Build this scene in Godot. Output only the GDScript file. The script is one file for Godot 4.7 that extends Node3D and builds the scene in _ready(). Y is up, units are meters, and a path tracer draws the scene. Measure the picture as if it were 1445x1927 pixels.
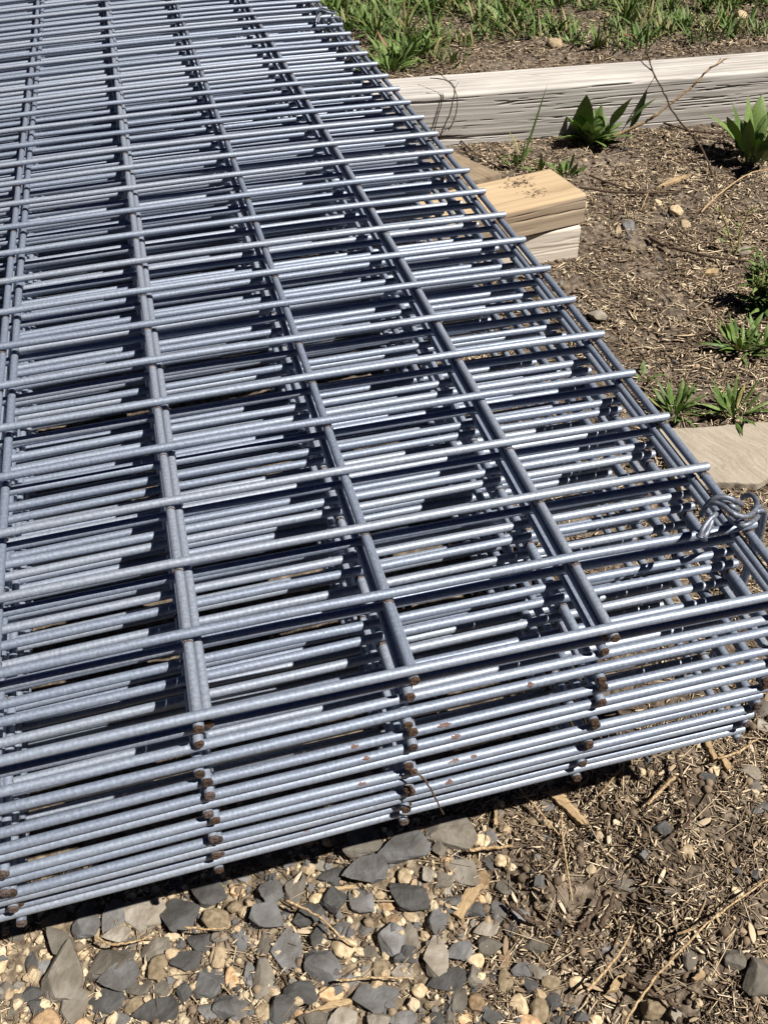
extends Node3D

const PITCH := 0.1016        # spacing of the lengthwise rods
const STEP := 0.0508         # spacing of the cross rods
const ROD := 0.00258         # rod radius
const LEFT := -9             # lengthwise rods run from this index ...
const RIGHT := 2             # ... to this one, the right edge of a sheet
const CROSS := 38            # cross rods in a sheet
# per sheet from the top: flipped?, height of its cross rods, forward shift, side shift and its growth per rod (mm), turn
const SHEETS := [
	[0, 0.0, 1.2, 0.0, 0.0, 0.0], [1, -15.4, -4.8, 1.6, -2.8, 0.004], [1, -25.7, -2.6, -1.6, 0.2, 0.009], [0, -30.8, 2.2, -4.0, 0.5, 0.013],
	[1, -46.2, 3.6, -2.0, -0.2, 0.014], [1, -56.5, 5.0, -2.2, 0.0, 0.015], [0, -61.6, 6.0, -4.8, 0.2, 0.014], [1, -76.9, 5.8, -2.6, -0.2, 0.015],
	[0, -82.0, 6.6, -5.2, 0.3, 0.015], [1, -95.0, 6.2, -4.0, -0.3, 0.015], [0, -100.1, 6.4, -6.6, 0.1, 0.016], [1, -112.0, 3.6, -5.0, -0.2, 0.015], [0, -117.1, 4.6, -7.0, 0.2, 0.016]]
const STONES := [
	[-164,-26,23,18,13,1],
	[-142,-18,20,18,-15,0],
	[-123,-28,19,15,-15,0],
	[-182,-29,16,14,32,0],
	[-196,-29,19,13,-112,0],
	[-180,-17,14,9,-15,1],
	[-217,-33,14,11,-14,2],
	[-121,-11,17,12,-15,2],
	[-212,-19,21,11,-65,1],
	[-209,0,28,19,-117,1],
	[-186,0,27,16,7,1],
	[-180,8,19,15,-15,0],
	[-206,16,22,14,-91,1],
	[-188,19,20,13,-15,0],
	[-173,26,11,9,17,2],
	[-157,-2,16,13,-15,1],
	[-157,9,14,10,-110,2],
	[-141,10,16,11,6,0],
	[-131,-1,15,10,-15,0],
	[-123,11,11,10,-97,2],
	[-108,5,15,8,-108,0],
	[-131,26,19,15,6,0],
	[-116,26,14,8,-87,3],
	[-169,17,13,9,-15,1],
	[-157,21,9,7,-15,1],
	[-160,33,22,13,-15,0],
	[-118,44,18,13,-15,0],
	[-230,-12,12,7,-89,0],
	[-237,1,8,5,-88,2],
	[-222,-8,11,7,-15,0],
	[-103,-11,8,8,-15,2],
	[-109,-16,9,8,-15,2],
	[-106,-26,8,6,-15,3],
	[-182,32,14,7,-15,0],
	[-104,-37,11,6,-14,0],
	[-239,-34,11,9,-14,1],
	[-238,11,11,9,-88,1],
	[-102,12,14,5,-98,1],
	[-105,27,14,7,-98,0],
	[33,-29,28,20,-15,1],
	[-25,-36,22,16,7,1],
	[1,-26,28,16,-4,0],
	[-26,-17,24,17,-15,0],
	[-3,5,24,16,-35,0],
	[-71,-18,15,12,-100,1],
	[-46,-21,15,11,28,0],
	[-32,0,17,14,-45,0],
	[-50,-3,14,13,-15,0],
	[-21,-1,7,6,-15,2],
	[-3,-9,10,8,-105,2],
	[-18,6,11,7,-15,3],
	[-17,15,13,6,-15,3],
	[-5,16,12,7,-45,2],
	[9,22,18,11,-116,0],
	[-66,0,17,11,6,0],
	[-62,14,15,10,-122,0],
	[-80,17,23,16,-121,0],
	[-96,12,17,10,-99,1],
	[-62,34,21,17,-15,0],
	[-98,31,19,11,-99,1],
	[-47,15,11,8,-15,0],
	[-35,16,9,7,-15,0],
	[-21,28,17,14,-104,0],
	[-9,29,15,9,-115,1],
	[3,44,23,13,-116,1],
	[16,44,14,11,-15,0],
	[36,35,13,9,-15,1],
	[35,23,11,11,-15,0],
	[-50,25,15,12,-44,2],
	[-79,44,16,11,-15,0],
	[-62,49,13,8,-15,3],
	[-38,58,23,14,-5,0],
	[-12,60,10,8,-15,2],
	[-21,67,10,5,-15,2],
	[-10,70,5,4,-15,2],
	[4,59,19,13,-15,0],
	[7,71,12,9,-128,1],
	[21,61,10,8,-108,1],
	[17,74,10,9,-108,3],
	[41,53,11,7,-109,3],
	[37,67,15,9,-109,2],
	[59,-3,10,9,25,2],
	[25,-10,7,7,-15,3],
	[-90,50,16,13,-121,0],
	[-101,49,10,9,-99,2],
	[-72,61,19,7,-15,1],
	[-26,72,14,8,-15,0],
	[-16,75,8,6,-15,1],
	[-8,77,8,6,-15,0],
	[0,79,8,7,-107,1],
	[9,81,10,7,-15,3],
	[24,85,12,7,-15,0],
	[-31,41,12,9,-104,2],
	[-36,31,9,7,-15,1],
	[-60,-8,8,7,-15,2],
	[-19,46,11,8,-15,1],
	[51,-19,10,9,-15,2],
	[54,-22,14,9,-15,0],
	[12,-37,10,6,-14,3],
	[-52,-31,12,8,-15,1],
	[-61,-30,9,8,-15,2],
	[100,-33,13,8,-16,0],
	[87,-24,10,6,-15,2],
	[159,12,11,10,-40,0],
	[125,34,12,7,-26,1],
	[146,49,7,5,-23,1],
	[61,53,13,8,-15,1],
	[48,63,11,7,-15,0],
	[62,74,10,8,-15,2],
	[76,78,9,7,-15,2],
	[50,72,8,7,-15,0],
	[40,81,11,10,-110,2],
	[50,87,14,10,-111,2],
	[60,85,9,8,-112,0],
	[164,97,14,11,-15,1],
	[169,109,19,15,-120,1],
	[112,102,15,13,-115,2],
	[140,86,13,7,-125,1],
	[58,94,9,7,-15,0],
	[78,99,8,6,-15,2],
	[226,11,14,8,5,0],
	[233,-12,11,8,-40,1],
	[230,-2,10,7,-120,1],
	[204,-15,9,7,-15,0],
	[212,-20,8,7,-15,2],
	[143,-41,12,8,-26,1],
	[92,-10,10,6,-15,0],
	[168,28,10,7,-117,2],
	[102,66,8,5,-16,0],
	[109,62,8,3,-20,3],
	[125,69,8,5,-114,2],
	[261,-43,10,9,75,1],
	[267,-56,12,12,75,1],
	[120,110,8,6,-115,1],
	[163,60,8,5,-118,1],
	[187,-35,5,4,-15,2],
	[569,-786,28,17,73,2],
	[489,-757,26,13,73,0],
	[476,-758,24,7,-114,2],
	[558,-741,20,13,73,2],
	[365,-568,23,17,74,1],
	[594,-661,20,16,74,1],
	[558,-817,14,9,73,2],
	[539,-881,33,8,-114,2],
	[473,-709,14,10,74,2],
	[583,-1264,55,24,72,2],
	[944,-1315,91,20,-119,2],
]
const TWIGS := {
	"forked":[1.5,[Vector3(663,-197,-864),Vector3(658,-170,-905),Vector3(637,-140,-950),Vector3(626,-116,-970),Vector3(615,-93,-990),Vector3(608,-72,-1000)]],
	"forkedb":[0.9,[Vector3(615,-93,-990),Vector3(601,-83,-995),Vector3(596,-77,-1000)]],
	"stalk":[2.2,[Vector3(515,-188,-1035),Vector3(574,-190,-1020),Vector3(617,-167,-1000),Vector3(632,-153,-990),Vector3(669,-119,-980),Vector3(689,-96,-975),Vector3(702,-84,-970)]],
	"stem":[0.8,[Vector3(607,-177,-1030),Vector3(608,-134,-1000),Vector3(619,-100,-990)]],
	"vine":[1.0,[Vector3(329,-183,-1060),Vector3(333,-166,-1055),Vector3(345,-138,-1055),Vector3(351,-111,-1060),Vector3(343,-104,-1075),Vector3(323,-102,-1085)]],
	"vineb":[0.8,[Vector3(342,-167,-1055),Vector3(353,-144,-1055),Vector3(353,-116,-1060),Vector3(342,-103,-1090),Vector3(330,-100,-1120)]],
	"grd1":[1.2,[Vector3(344,-190,-1107),Vector3(366,-192,-1081),Vector3(375,-193,-1025),Vector3(394,-195,-966)]],
	"grd2":[1.8,[Vector3(469,-190,-870),Vector3(504,-192,-850),Vector3(552,-192,-832),Vector3(597,-194,-829)]],
	"grd3":[1.3,[Vector3(500,-193,-910),Vector3(513,-193,-882),Vector3(529,-193,-859),Vector3(542,-194,-837)]],
	"grd4":[2.0,[Vector3(496,-192,-720),Vector3(504,-192,-691),Vector3(516,-191,-674),Vector3(546,-191,-644),Vector3(591,-192,-621)]],
	"grd5":[1.3,[Vector3(591,-194,-764),Vector3(636,-188,-798),Vector3(696,-186,-836),Vector3(735,-190,-850)]],
	"grd6":[1.6,[Vector3(677,-190,-1046),Vector3(699,-190,-1009),Vector3(731,-190,-988),Vector3(780,-192,-982)]],
	"long":[0.8,[Vector3(89,-208,111),Vector3(96,-206,104),Vector3(114,-202,93),Vector3(139,-191,82),Vector3(153,-188,76),Vector3(171,-188,70),Vector3(204,-190,59)]],
	"bent":[1.1,[Vector3(187,-188,-30),Vector3(181,-186,-11),Vector3(176,-188,10),Vector3(172,-191,15),Vector3(156,-194,20)]],
	"straw1":[0.7,[Vector3(83,-203,-46),Vector3(91,-206,-25),Vector3(100,-210,-3)]],
	"straw2":[0.8,[Vector3(165,-180,-41),Vector3(144,-187,-27),Vector3(127,-202,-21)]],
	"straw3":[1.3,[Vector3(179,-186,-16),Vector3(168,-190,-11),Vector3(156,-193,-5)]],
	"straw4":[0.7,[Vector3(105,-206,-20),Vector3(99,-208,-2),Vector3(94,-210,20),Vector3(91,-213,34)]],
	"straw5":[0.8,[Vector3(-77,-205,-6),Vector3(-61,-204,8),Vector3(-52,-205,21),Vector3(-43,-208,30)]],
	"straw6":[0.9,[Vector3(77,-204,88),Vector3(95,-204,78),Vector3(108,-207,69),Vector3(118,-206,59)]],
	"straw7":[1.4,[Vector3(101,-208,86),Vector3(109,-205,96),Vector3(117,-204,104),Vector3(123,-204,112)]],
	"straw8":[0.7,[Vector3(-190,-203,-12),Vector3(-181,-202,-5),Vector3(-169,-204,-4),Vector3(-158,-206,-5)]],
	"straw9":[1.2,[Vector3(39,-205,-10),Vector3(53,-206,-8),Vector3(67,-208,-7)]],
	"root":[1.3,[Vector3(53,-208,28),Vector3(59,-208,39),Vector3(67,-210,44),Vector3(73,-212,50)]],
	"root2":[1.6,[Vector3(88,-211,52),Vector3(100,-208,45),Vector3(107,-207,38)]],
	"root3":[1.8,[Vector3(99,-211,54),Vector3(108,-207,47),Vector3(116,-207,39)]],
	"hang":[0.6,[Vector3(-4,-65,12),Vector3(2,-72,16),Vector3(6,-82,20),Vector3(13,-111,15)]],
	"straw10":[0.7,[Vector3(-138,-202,-4),Vector3(-127,-202,0),Vector3(-114,-204,2)]],
	"straw11":[0.7,[Vector3(-56,-204,48),Vector3(-36,-203,52),Vector3(-15,-205,57)]],
	"straw12":[0.7,[Vector3(548,-190,-829),Vector3(519,-193,-789)]],
	"straw13":[0.9,[Vector3(211,-186,-20),Vector3(226,-184,-20),Vector3(244,-186,-27)]],
	"straw14":[0.8,[Vector3(137,-196,75),Vector3(151,-190,76)]],
}
const CHIPS := {
	"c1":[Vector2(103,-41),Vector2(111,-42),Vector2(120,-10),Vector2(115,-10)],
	"c2":[Vector2(89,89),Vector2(99,82),Vector2(105,82),Vector2(96,89)],
	"c3":[Vector2(19,22),Vector2(31,9),Vector2(43,9),Vector2(23,27)],
	"c4":[Vector2(216,-48),Vector2(220,-49),Vector2(216,-25),Vector2(213,-25)],
	"c5":[Vector2(576,-859),Vector2(606,-877),Vector2(636,-877),Vector2(606,-862)],
	"c6":[Vector2(-58,-11),Vector2(-56,-13),Vector2(-35,-9),Vector2(-36,-7)],
	"c7":[Vector2(-77,55),Vector2(-61,53),Vector2(-51,55),Vector2(-52,58)],
	"c8":[Vector2(219,-30),Vector2(222,-28),Vector2(222,-17),Vector2(218,-16)],
	"c9":[Vector2(61,-25),Vector2(66,-39),Vector2(69,-40),Vector2(63,-24)],
	"c11":[Vector2(134,98),Vector2(142,96),Vector2(142,99),Vector2(135,100)],
	"c12":[Vector2(520,-621),Vector2(530,-630),Vector2(541,-624),Vector2(532,-616)],
}
const TIE := [
	[Vector3(1648,60,-370),Vector3(1659,90,-382),Vector3(1703,110,-415),Vector3(1748,120,-440),Vector3(1796,110,-466)],
	[Vector3(1656,50,-355),Vector3(1695,70,-385),Vector3(1728,100,-419),Vector3(1739,120,-462)],
	[Vector3(1751,30,-540),Vector3(1751,90,-532),Vector3(1772,150,-523),Vector3(1806,180,-508),Vector3(1850,180,-486),Vector3(1895,150,-479),Vector3(1952,100,-501)],
	[Vector3(1773,20,-566),Vector3(1764,90,-544),Vector3(1776,140,-513),Vector3(1797,160,-469),Vector3(1816,160,-415),Vector3(1843,150,-385),Vector3(1902,130,-382),Vector3(1979,110,-427),Vector3(2034,100,-493),Vector3(2048,90,-557),Vector3(2050,50,-608),Vector3(2057,0,-644)],
	[Vector3(1865,100,-530),Vector3(1862,140,-465),Vector3(1912,100,-467)],
	[Vector3(1907,0,-511),Vector3(1882,50,-423),Vector3(1894,70,-378),Vector3(1946,70,-388),Vector3(2021,30,-446),Vector3(2090,-30,-520)],
]

var rng := RandomNumberGenerator.new()
var n_low := FastNoiseLite.new()
var n_mid := FastNoiseLite.new()
var n_fine := FastNoiseLite.new()
var grain := FastNoiseLite.new()
var used := {}
var M := {}

# ---------------------------------------------------------------- small helpers
func numbered(called: String) -> String:
	if not used.has(called):
		used[called] = 0
		return called
	used[called] += 1
	return "%s_%03d" % [called, used[called]]

func tag(o, label: String, category: String, group := "", kind := ""):
	o.set_meta("label", label)
	o.set_meta("category", category)
	if group != "": o.set_meta("group", group)
	if kind != "": o.set_meta("kind", kind)
	return o

func thing(called: String, at: Vector3, label: String, category: String, group := "") -> Node3D:
	var o := Node3D.new()
	o.name = numbered(called)
	add_child(o)
	o.position = at
	tag(o, label, category, group)
	return o

func part(called: String, mesh: Mesh, mat: Material, parent: Node) -> MeshInstance3D:
	var o := MeshInstance3D.new()
	o.name = numbered(called) if parent == self else called
	o.mesh = mesh
	if mat: o.material_override = mat
	parent.add_child(o, true)
	return o

func lin(r: float, g: float, b: float) -> Color:
	return Color(r, g, b).linear_to_srgb()

# tris: counter-clockwise seen from outside; smooth normals
func commit(v: PackedVector3Array, tris: PackedInt32Array, col := PackedColorArray(), uv := PackedVector2Array()) -> ArrayMesh:
	var nn := PackedVector3Array()
	nn.resize(v.size())
	var idx := PackedInt32Array()
	idx.resize(tris.size())
	for t in range(0, tris.size(), 3):
		var a := tris[t]
		var b := tris[t + 1]
		var c := tris[t + 2]
		var n := (v[b] - v[a]).cross(v[c] - v[a])
		nn[a] += n
		nn[b] += n
		nn[c] += n
		idx[t] = a
		idx[t + 1] = c
		idx[t + 2] = b
	for i in nn.size(): nn[i] = nn[i].normalized() if nn[i].length_squared() > 0.0 else Vector3.UP
	var arr := []
	arr.resize(Mesh.ARRAY_MAX)
	arr[Mesh.ARRAY_VERTEX] = v
	arr[Mesh.ARRAY_NORMAL] = nn
	arr[Mesh.ARRAY_INDEX] = idx
	if col.size() == v.size(): arr[Mesh.ARRAY_COLOR] = col
	if uv.size() == v.size(): arr[Mesh.ARRAY_TEX_UV] = uv
	var m := ArrayMesh.new()
	m.add_surface_from_arrays(Mesh.PRIMITIVE_TRIANGLES, arr)
	return m

func flat_commit(v: PackedVector3Array, tris: PackedInt32Array, col := PackedColorArray()) -> ArrayMesh:
	var vv := PackedVector3Array()
	var tt := PackedInt32Array()
	var cc := PackedColorArray()
	for t in tris.size():
		vv.append(v[tris[t]])
		tt.append(t)
		if col.size() > 0: cc.append(col[tris[t]])
	return commit(vv, tt, cc)

# a tube along a path, one radius per point, closed ends with a small bevel
func tube(path: PackedVector3Array, rad: PackedFloat32Array, sides := 8, bevel := 0.25) -> ArrayMesh:
	var pts := PackedVector3Array()
	var rr := PackedFloat32Array()
	var n := path.size()
	var d0 := (path[1] - path[0]).normalized()
	var d1 := (path[n - 1] - path[n - 2]).normalized()
	pts.append(path[0]); rr.append(rad[0] * (1.0 - bevel))
	pts.append(path[0] + d0 * rad[0] * bevel); rr.append(rad[0])
	for i in range(1, n - 1):
		pts.append(path[i]); rr.append(rad[i])
	pts.append(path[n - 1] - d1 * rad[n - 1] * bevel); rr.append(rad[n - 1])
	pts.append(path[n - 1]); rr.append(rad[n - 1] * (1.0 - bevel))
	n = pts.size()
	var v := PackedVector3Array()
	var t := PackedInt32Array()
	var up := Vector3.UP
	if absf(d0.dot(up)) > 0.9: up = Vector3.RIGHT
	for i in n:
		var d := (pts[mini(i + 1, n - 1)] - pts[maxi(i - 1, 0)]).normalized()
		var s := d.cross(up).normalized()
		up = s.cross(d).normalized()
		for k in sides:
			var a := TAU * k / sides
			v.append(pts[i] + (s * cos(a) + up * sin(a)) * rr[i])
	for i in n - 1:
		for k in sides:
			var a := i * sides + k
			var b := i * sides + (k + 1) % sides
			t.append_array([a, a + sides, b, b, a + sides, b + sides])
	# caps with their own vertices, so that they stay flat
	for e in 2:
		var base := v.size()
		var ring := 0 if e == 0 else (n - 1) * sides
		for k in sides: v.append(v[ring + k])
		for k in range(1, sides - 1):
			if e == 0: t.append_array([base, base + k, base + k + 1])
			else: t.append_array([base, base + k + 1, base + k])
	return commit(v, t)

func smooth_path(ctrl: Array, per: int) -> PackedVector3Array:
	var out := PackedVector3Array()
	for i in ctrl.size() - 1:
		var p0: Vector3 = ctrl[maxi(i - 1, 0)]
		var p1: Vector3 = ctrl[i]
		var p2: Vector3 = ctrl[i + 1]
		var p3: Vector3 = ctrl[mini(i + 2, ctrl.size() - 1)]
		for k in per:
			out.append(p1.cubic_interpolate(p2, p0, p3, float(k) / per))
	out.append(ctrl[ctrl.size() - 1])
	return out

func ss(a: float, b: float, x: float) -> float:
	var t := clampf((x - a) / (b - a), 0.0, 1.0)
	return t * t * (3.0 - 2.0 * t)

# height of the ground
func timber_z(x: float) -> float: return -1.070 + (x - 0.437) * 0.071
func ground_y(x: float, z: float) -> float:
	var y := -0.2 - 0.018 * ss(-0.15, -0.03, z) * ss(0.16, 0.10, x)
	var m := Vector2(x - 0.078, z - 0.022).length()
	y += 0.013 * ss(0.022, 0.0, m)
	var back := timber_z(x) - 0.05
	y += 0.064 * ss(back, back - 0.03, z) * ss(0.225, 0.275, x)
	y += n_low.get_noise_2d(x, z) * 0.0045 + n_mid.get_noise_2d(x, z) * 0.0046 + n_fine.get_noise_2d(x, z) * 0.0026
	return y

# ---------------------------------------------------------------- materials
func noise_tex(freq: float, lo: Color, hi: Color, seed_: int, oct := 4, kind := FastNoiseLite.TYPE_SIMPLEX_SMOOTH, size := 512) -> NoiseTexture2D:
	var n := FastNoiseLite.new()
	n.seed = seed_
	n.frequency = freq
	n.noise_type = kind
	n.fractal_octaves = oct
	var g := Gradient.new()
	g.set_color(0, lo)
	g.set_color(1, hi)
	g.set_offset(0, 0.2)
	g.set_offset(1, 0.8)
	var t := NoiseTexture2D.new()
	t.width = size
	t.height = size
	t.seamless = true
	t.noise = n
	t.color_ramp = g
	return t

func bump_tex(freq: float, strength: float, seed_: int, oct := 5) -> NoiseTexture2D:
	var n := FastNoiseLite.new()
	n.seed = seed_
	n.frequency = freq
	n.fractal_octaves = oct
	var t := NoiseTexture2D.new()
	t.width = 512
	t.height = 512
	t.seamless = true
	t.noise = n
	t.as_normal_map = true
	t.bump_strength = strength
	return t

func mat(c: Color, rough: float, vert := false) -> StandardMaterial3D:
	var m := StandardMaterial3D.new()
	m.albedo_color = c
	m.roughness = rough
	m.metallic_specular = 0.4
	m.vertex_color_use_as_albedo = vert
	m.cull_mode = BaseMaterial3D.CULL_DISABLED
	return m

func triplanar(m: StandardMaterial3D, scale: float, alb: Texture2D, nrm: Texture2D, nscale: float, rough: Texture2D = null):
	m.uv1_triplanar = true
	m.uv1_world_triplanar = true
	m.uv1_scale = Vector3.ONE * scale
	m.albedo_texture = alb
	if nrm:
		m.normal_enabled = true
		m.normal_texture = nrm
		m.normal_scale = nscale
	if rough:
		m.roughness_texture = rough
		m.roughness_texture_channel = BaseMaterial3D.TEXTURE_CHANNEL_RED
	return m

func wood_image(seed_: int, lo: Color, hi: Color, dark: Color) -> ImageTexture:
	var im := Image.create(512, 512, false, Image.FORMAT_RGB8)
	var n := FastNoiseLite.new()
	n.seed = seed_
	n.frequency = 1.0
	n.fractal_octaves = 4
	for y in 512:
		for x in 512:
			var a := n.get_noise_2d(x * 0.006, y * 0.11)
			var b := n.get_noise_2d(x * 0.03 + 50.0, y * 0.5)
			var s := n.get_noise_2d(x * 0.012 + 90.0, y * 0.014)
			var c := lo.lerp(hi, clampf(0.5 + a * 0.7 + b * 0.35 + s * 0.4, 0.0, 1.0))
			c = c.lerp(dark, clampf((b - 0.34) * 4.0, 0.0, 0.7))
			im.set_pixel(x, y, c)
	im.generate_mipmaps()
	return ImageTexture.create_from_image(im)

func make_materials():
	var zb := bump_tex(0.11, 2.2, 4, 3)
	var zr := noise_tex(0.05, Color(0.84, 0.84, 0.84), Color(1, 1, 1), 9)
	for k in 3:
		var z := mat([lin(0.285, 0.34, 0.445), lin(0.24, 0.29, 0.39), lin(0.30, 0.35, 0.44)][k], 0.56)
		z.metallic = 0.42
		z.metallic_specular = 0.5
		triplanar(z, 7.0, noise_tex(0.11, Color(0.83, 0.83, 0.84), Color(1, 1, 1), 3 + k, 6), zb, 0.12, zr)
		M["zinc%d" % k] = z
	M.tie = mat(lin(0.24, 0.27, 0.33), 0.5)
	M.tie.metallic = 0.45
	triplanar(M.tie, 20.0, noise_tex(0.03, Color(0.65, 0.66, 0.7), Color(1, 1, 1), 13), zb, 0.3)
	M.rust = mat(lin(0.105, 0.068, 0.05), 0.9)
	triplanar(M.rust, 40.0, noise_tex(0.05, Color(0.5, 0.45, 0.42), Color(1, 1, 1), 23), bump_tex(0.06, 6.0, 5), 0.8)
	M.rust_dark = mat(lin(0.07, 0.05, 0.042), 0.85)
	triplanar(M.rust_dark, 40.0, noise_tex(0.05, Color(0.5, 0.45, 0.42), Color(1, 1, 1), 24), bump_tex(0.06, 6.0, 5), 0.8)
	M.rust_pale = mat(lin(0.23, 0.155, 0.14), 0.8)
	triplanar(M.rust_pale, 40.0, noise_tex(0.05, Color(0.55, 0.5, 0.5), Color(1, 1, 1), 25), bump_tex(0.06, 6.0, 5), 0.8)
	M.weld = mat(lin(0.20, 0.18, 0.18), 0.75)
	M.weld.metallic = 0.4
	triplanar(M.weld, 40.0, noise_tex(0.06, Color(0.45, 0.36, 0.33), Color(1, 1, 1), 33), bump_tex(0.05, 8.0, 6), 1.0)
	M.soil = mat(Color.WHITE, 0.95, true)
	triplanar(M.soil, 9.0, noise_tex(0.02, Color(0.55, 0.52, 0.5), Color(1, 1, 1), 43, 6), bump_tex(0.03, 10.0, 7, 6), 1.0)
	M.wood_v = mat(Color.WHITE, 0.92, true)
	M.litter = mat(Color.WHITE, 0.9, true)
	M.pebble = mat(Color.WHITE, 0.85, true)
	var sb := bump_tex(0.02, 7.0, 8, 6)
	var tones := [lin(0.115, 0.118, 0.126), lin(0.195, 0.182, 0.163), lin(0.38, 0.315, 0.225), lin(0.37, 0.265, 0.17)]
	for k in 4:
		for j in 3:
			var f: float = [0.8, 1.0, 1.22][j]
			var c: Color = tones[k]
			var s := mat(Color(c.r * f, c.g * f, c.b * f), 0.8 if k < 2 else 0.9)
			triplanar(s, 14.0, noise_tex(0.007 if k < 2 else 0.03, Color(0.74, 0.72, 0.69) if k < 2 else Color(0.76, 0.73, 0.68), Color(1, 1, 1), 53 + k * 3 + j, 7), sb, 0.9)
			M["stone%d%d" % [k, j]] = s
	M.bark = mat(lin(0.13, 0.095, 0.07), 0.95)
	triplanar(M.bark, 25.0, noise_tex(0.03, Color(0.5, 0.46, 0.44), Color(1, 1, 1), 73), bump_tex(0.04, 8.0, 9), 1.0)
	M.stalk = mat(lin(0.52, 0.42, 0.27), 0.85)
	triplanar(M.stalk, 25.0, noise_tex(0.03, Color(0.6, 0.52, 0.45), Color(1, 1, 1), 75), bump_tex(0.04, 8.0, 9), 0.8)
	M.plywood = mat(Color.WHITE, 0.9)
	M.plywood.albedo_texture = wood_image(5, lin(0.245, 0.218, 0.18), lin(0.34, 0.305, 0.26), lin(0.15, 0.12, 0.09))
	M.old_board = mat(Color.WHITE, 0.9)
	M.old_board.albedo_texture = wood_image(7, lin(0.15, 0.115, 0.08), lin(0.27, 0.215, 0.155), lin(0.08, 0.06, 0.045))
	M.chip = mat(Color.WHITE, 0.9)
	M.chip.albedo_texture = wood_image(6, lin(0.24, 0.17, 0.10), lin(0.46, 0.35, 0.21), lin(0.10, 0.07, 0.045))
	var gs := [lin(0.12, 0.20, 0.055), lin(0.17, 0.26, 0.085), lin(0.085, 0.15, 0.04), lin(0.24, 0.10, 0.065), lin(0.28, 0.27, 0.11)]
	for k in gs.size():
		var g := mat(gs[k], 0.56)
		g.backlight_enabled = true
		g.backlight = Color(gs[k].r * 0.8, gs[k].g * 0.8, gs[k].b * 0.5)
		triplanar(g, 18.0, noise_tex(0.03, Color(0.72, 0.72, 0.66), Color(1, 1, 1), 83 + k), null, 0.0)
		M["leaf%d" % k] = g
	M.blade = mat(Color.WHITE, 0.55, true)
	M.blade.backlight_enabled = true
	M.blade.backlight = Color(0.18, 0.25, 0.08)

# ---------------------------------------------------------------- the stack of welded wire sheets
func sag_x(x: float) -> float:
	var c := clampf(x, -0.35, 0.35)
	return -0.0557 * c * c
func sag_z(z: float) -> float:
	var c := clampf(z, -1.25, 0.1)
	return -0.0223 * c * c

var cross_mesh := []
var long_mesh := []
var weld_mesh := []
var end_mesh: ArrayMesh

func make_rods():
	for k in 3:
		var p := PackedVector3Array()
		var r := PackedFloat32Array()
		var x0 := LEFT * PITCH - 0.007
		var x1 := RIGHT * PITCH + 0.0030 + 0.0006 * k
		var n := 22
		for i in n + 1:
			var x := lerpf(x0, x1, float(i) / n)
			p.append(Vector3(x, sag_x(x) + rng.randf_range(-0.0002, 0.0002), rng.randf_range(-0.00045, 0.00045)))
			r.append(ROD)
		cross_mesh.append(tube(p, r, 14, 0.3))
		p = PackedVector3Array()
		r = PackedFloat32Array()
		n = 40
		for i in n + 1:
			var z := lerpf(0.0034, -(CROSS - 1) * STEP - 0.006, float(i) / n)
			p.append(Vector3(rng.randf_range(-0.0003, 0.0003), sag_z(z), z))
			r.append(ROD)
		long_mesh.append(tube(p, r, 14, 0.15))
	for k in 4:
		# flash squeezed out beside a weld: a thin, ragged collar round the lengthwise rod, broken open at the top
		var v := PackedVector3Array()
		var t := PackedInt32Array()
		var n := 14
		for i in n + 1:
			var a := -0.35 + (PI + 0.7) * i / n
			for q in 3:
				var rr: float = ROD + [0.0001, rng.randf_range(0.0002, 0.0008), 0.0001][q]
				var off: float = [-0.0008, 0.0, 0.0008][q] + rng.randf_range(-0.0004, 0.0004)
				v.append(Vector3(cos(a) * rr, sin(a) * rr * 0.98, off))
		for i in n:
			for q in 2:
				var a := i * 3 + q
				t.append_array([a, a + 1, a + 3, a + 3, a + 1, a + 4])
		weld_mesh.append(flat_commit(v, t))
	# rusty sheared end of a lengthwise rod
	var v2 := PackedVector3Array()
	var t2 := PackedInt32Array()
	for q in 3:
		for i in 12:
			var a := TAU * i / 12.0
			var rr: float = ROD * [1.04, 1.03, 0.72][q] * rng.randf_range(0.94, 1.04)
			v2.append(Vector3(cos(a) * rr, sin(a) * rr, [0.0, 0.0013, 0.0017][q] + rng.randf_range(-0.0002, 0.0003)))
	v2.append(Vector3(0, 0, 0.0015))
	for q in 2:
		for i in 12:
			var a := q * 12 + i
			var b := q * 12 + (i + 1) % 12
			t2.append_array([a, b, a + 12, b, b + 12, a + 12])
	for i in 12: t2.append_array([24 + i, 24 + (i + 1) % 12, 36])
	end_mesh = flat_commit(v2, t2)

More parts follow.
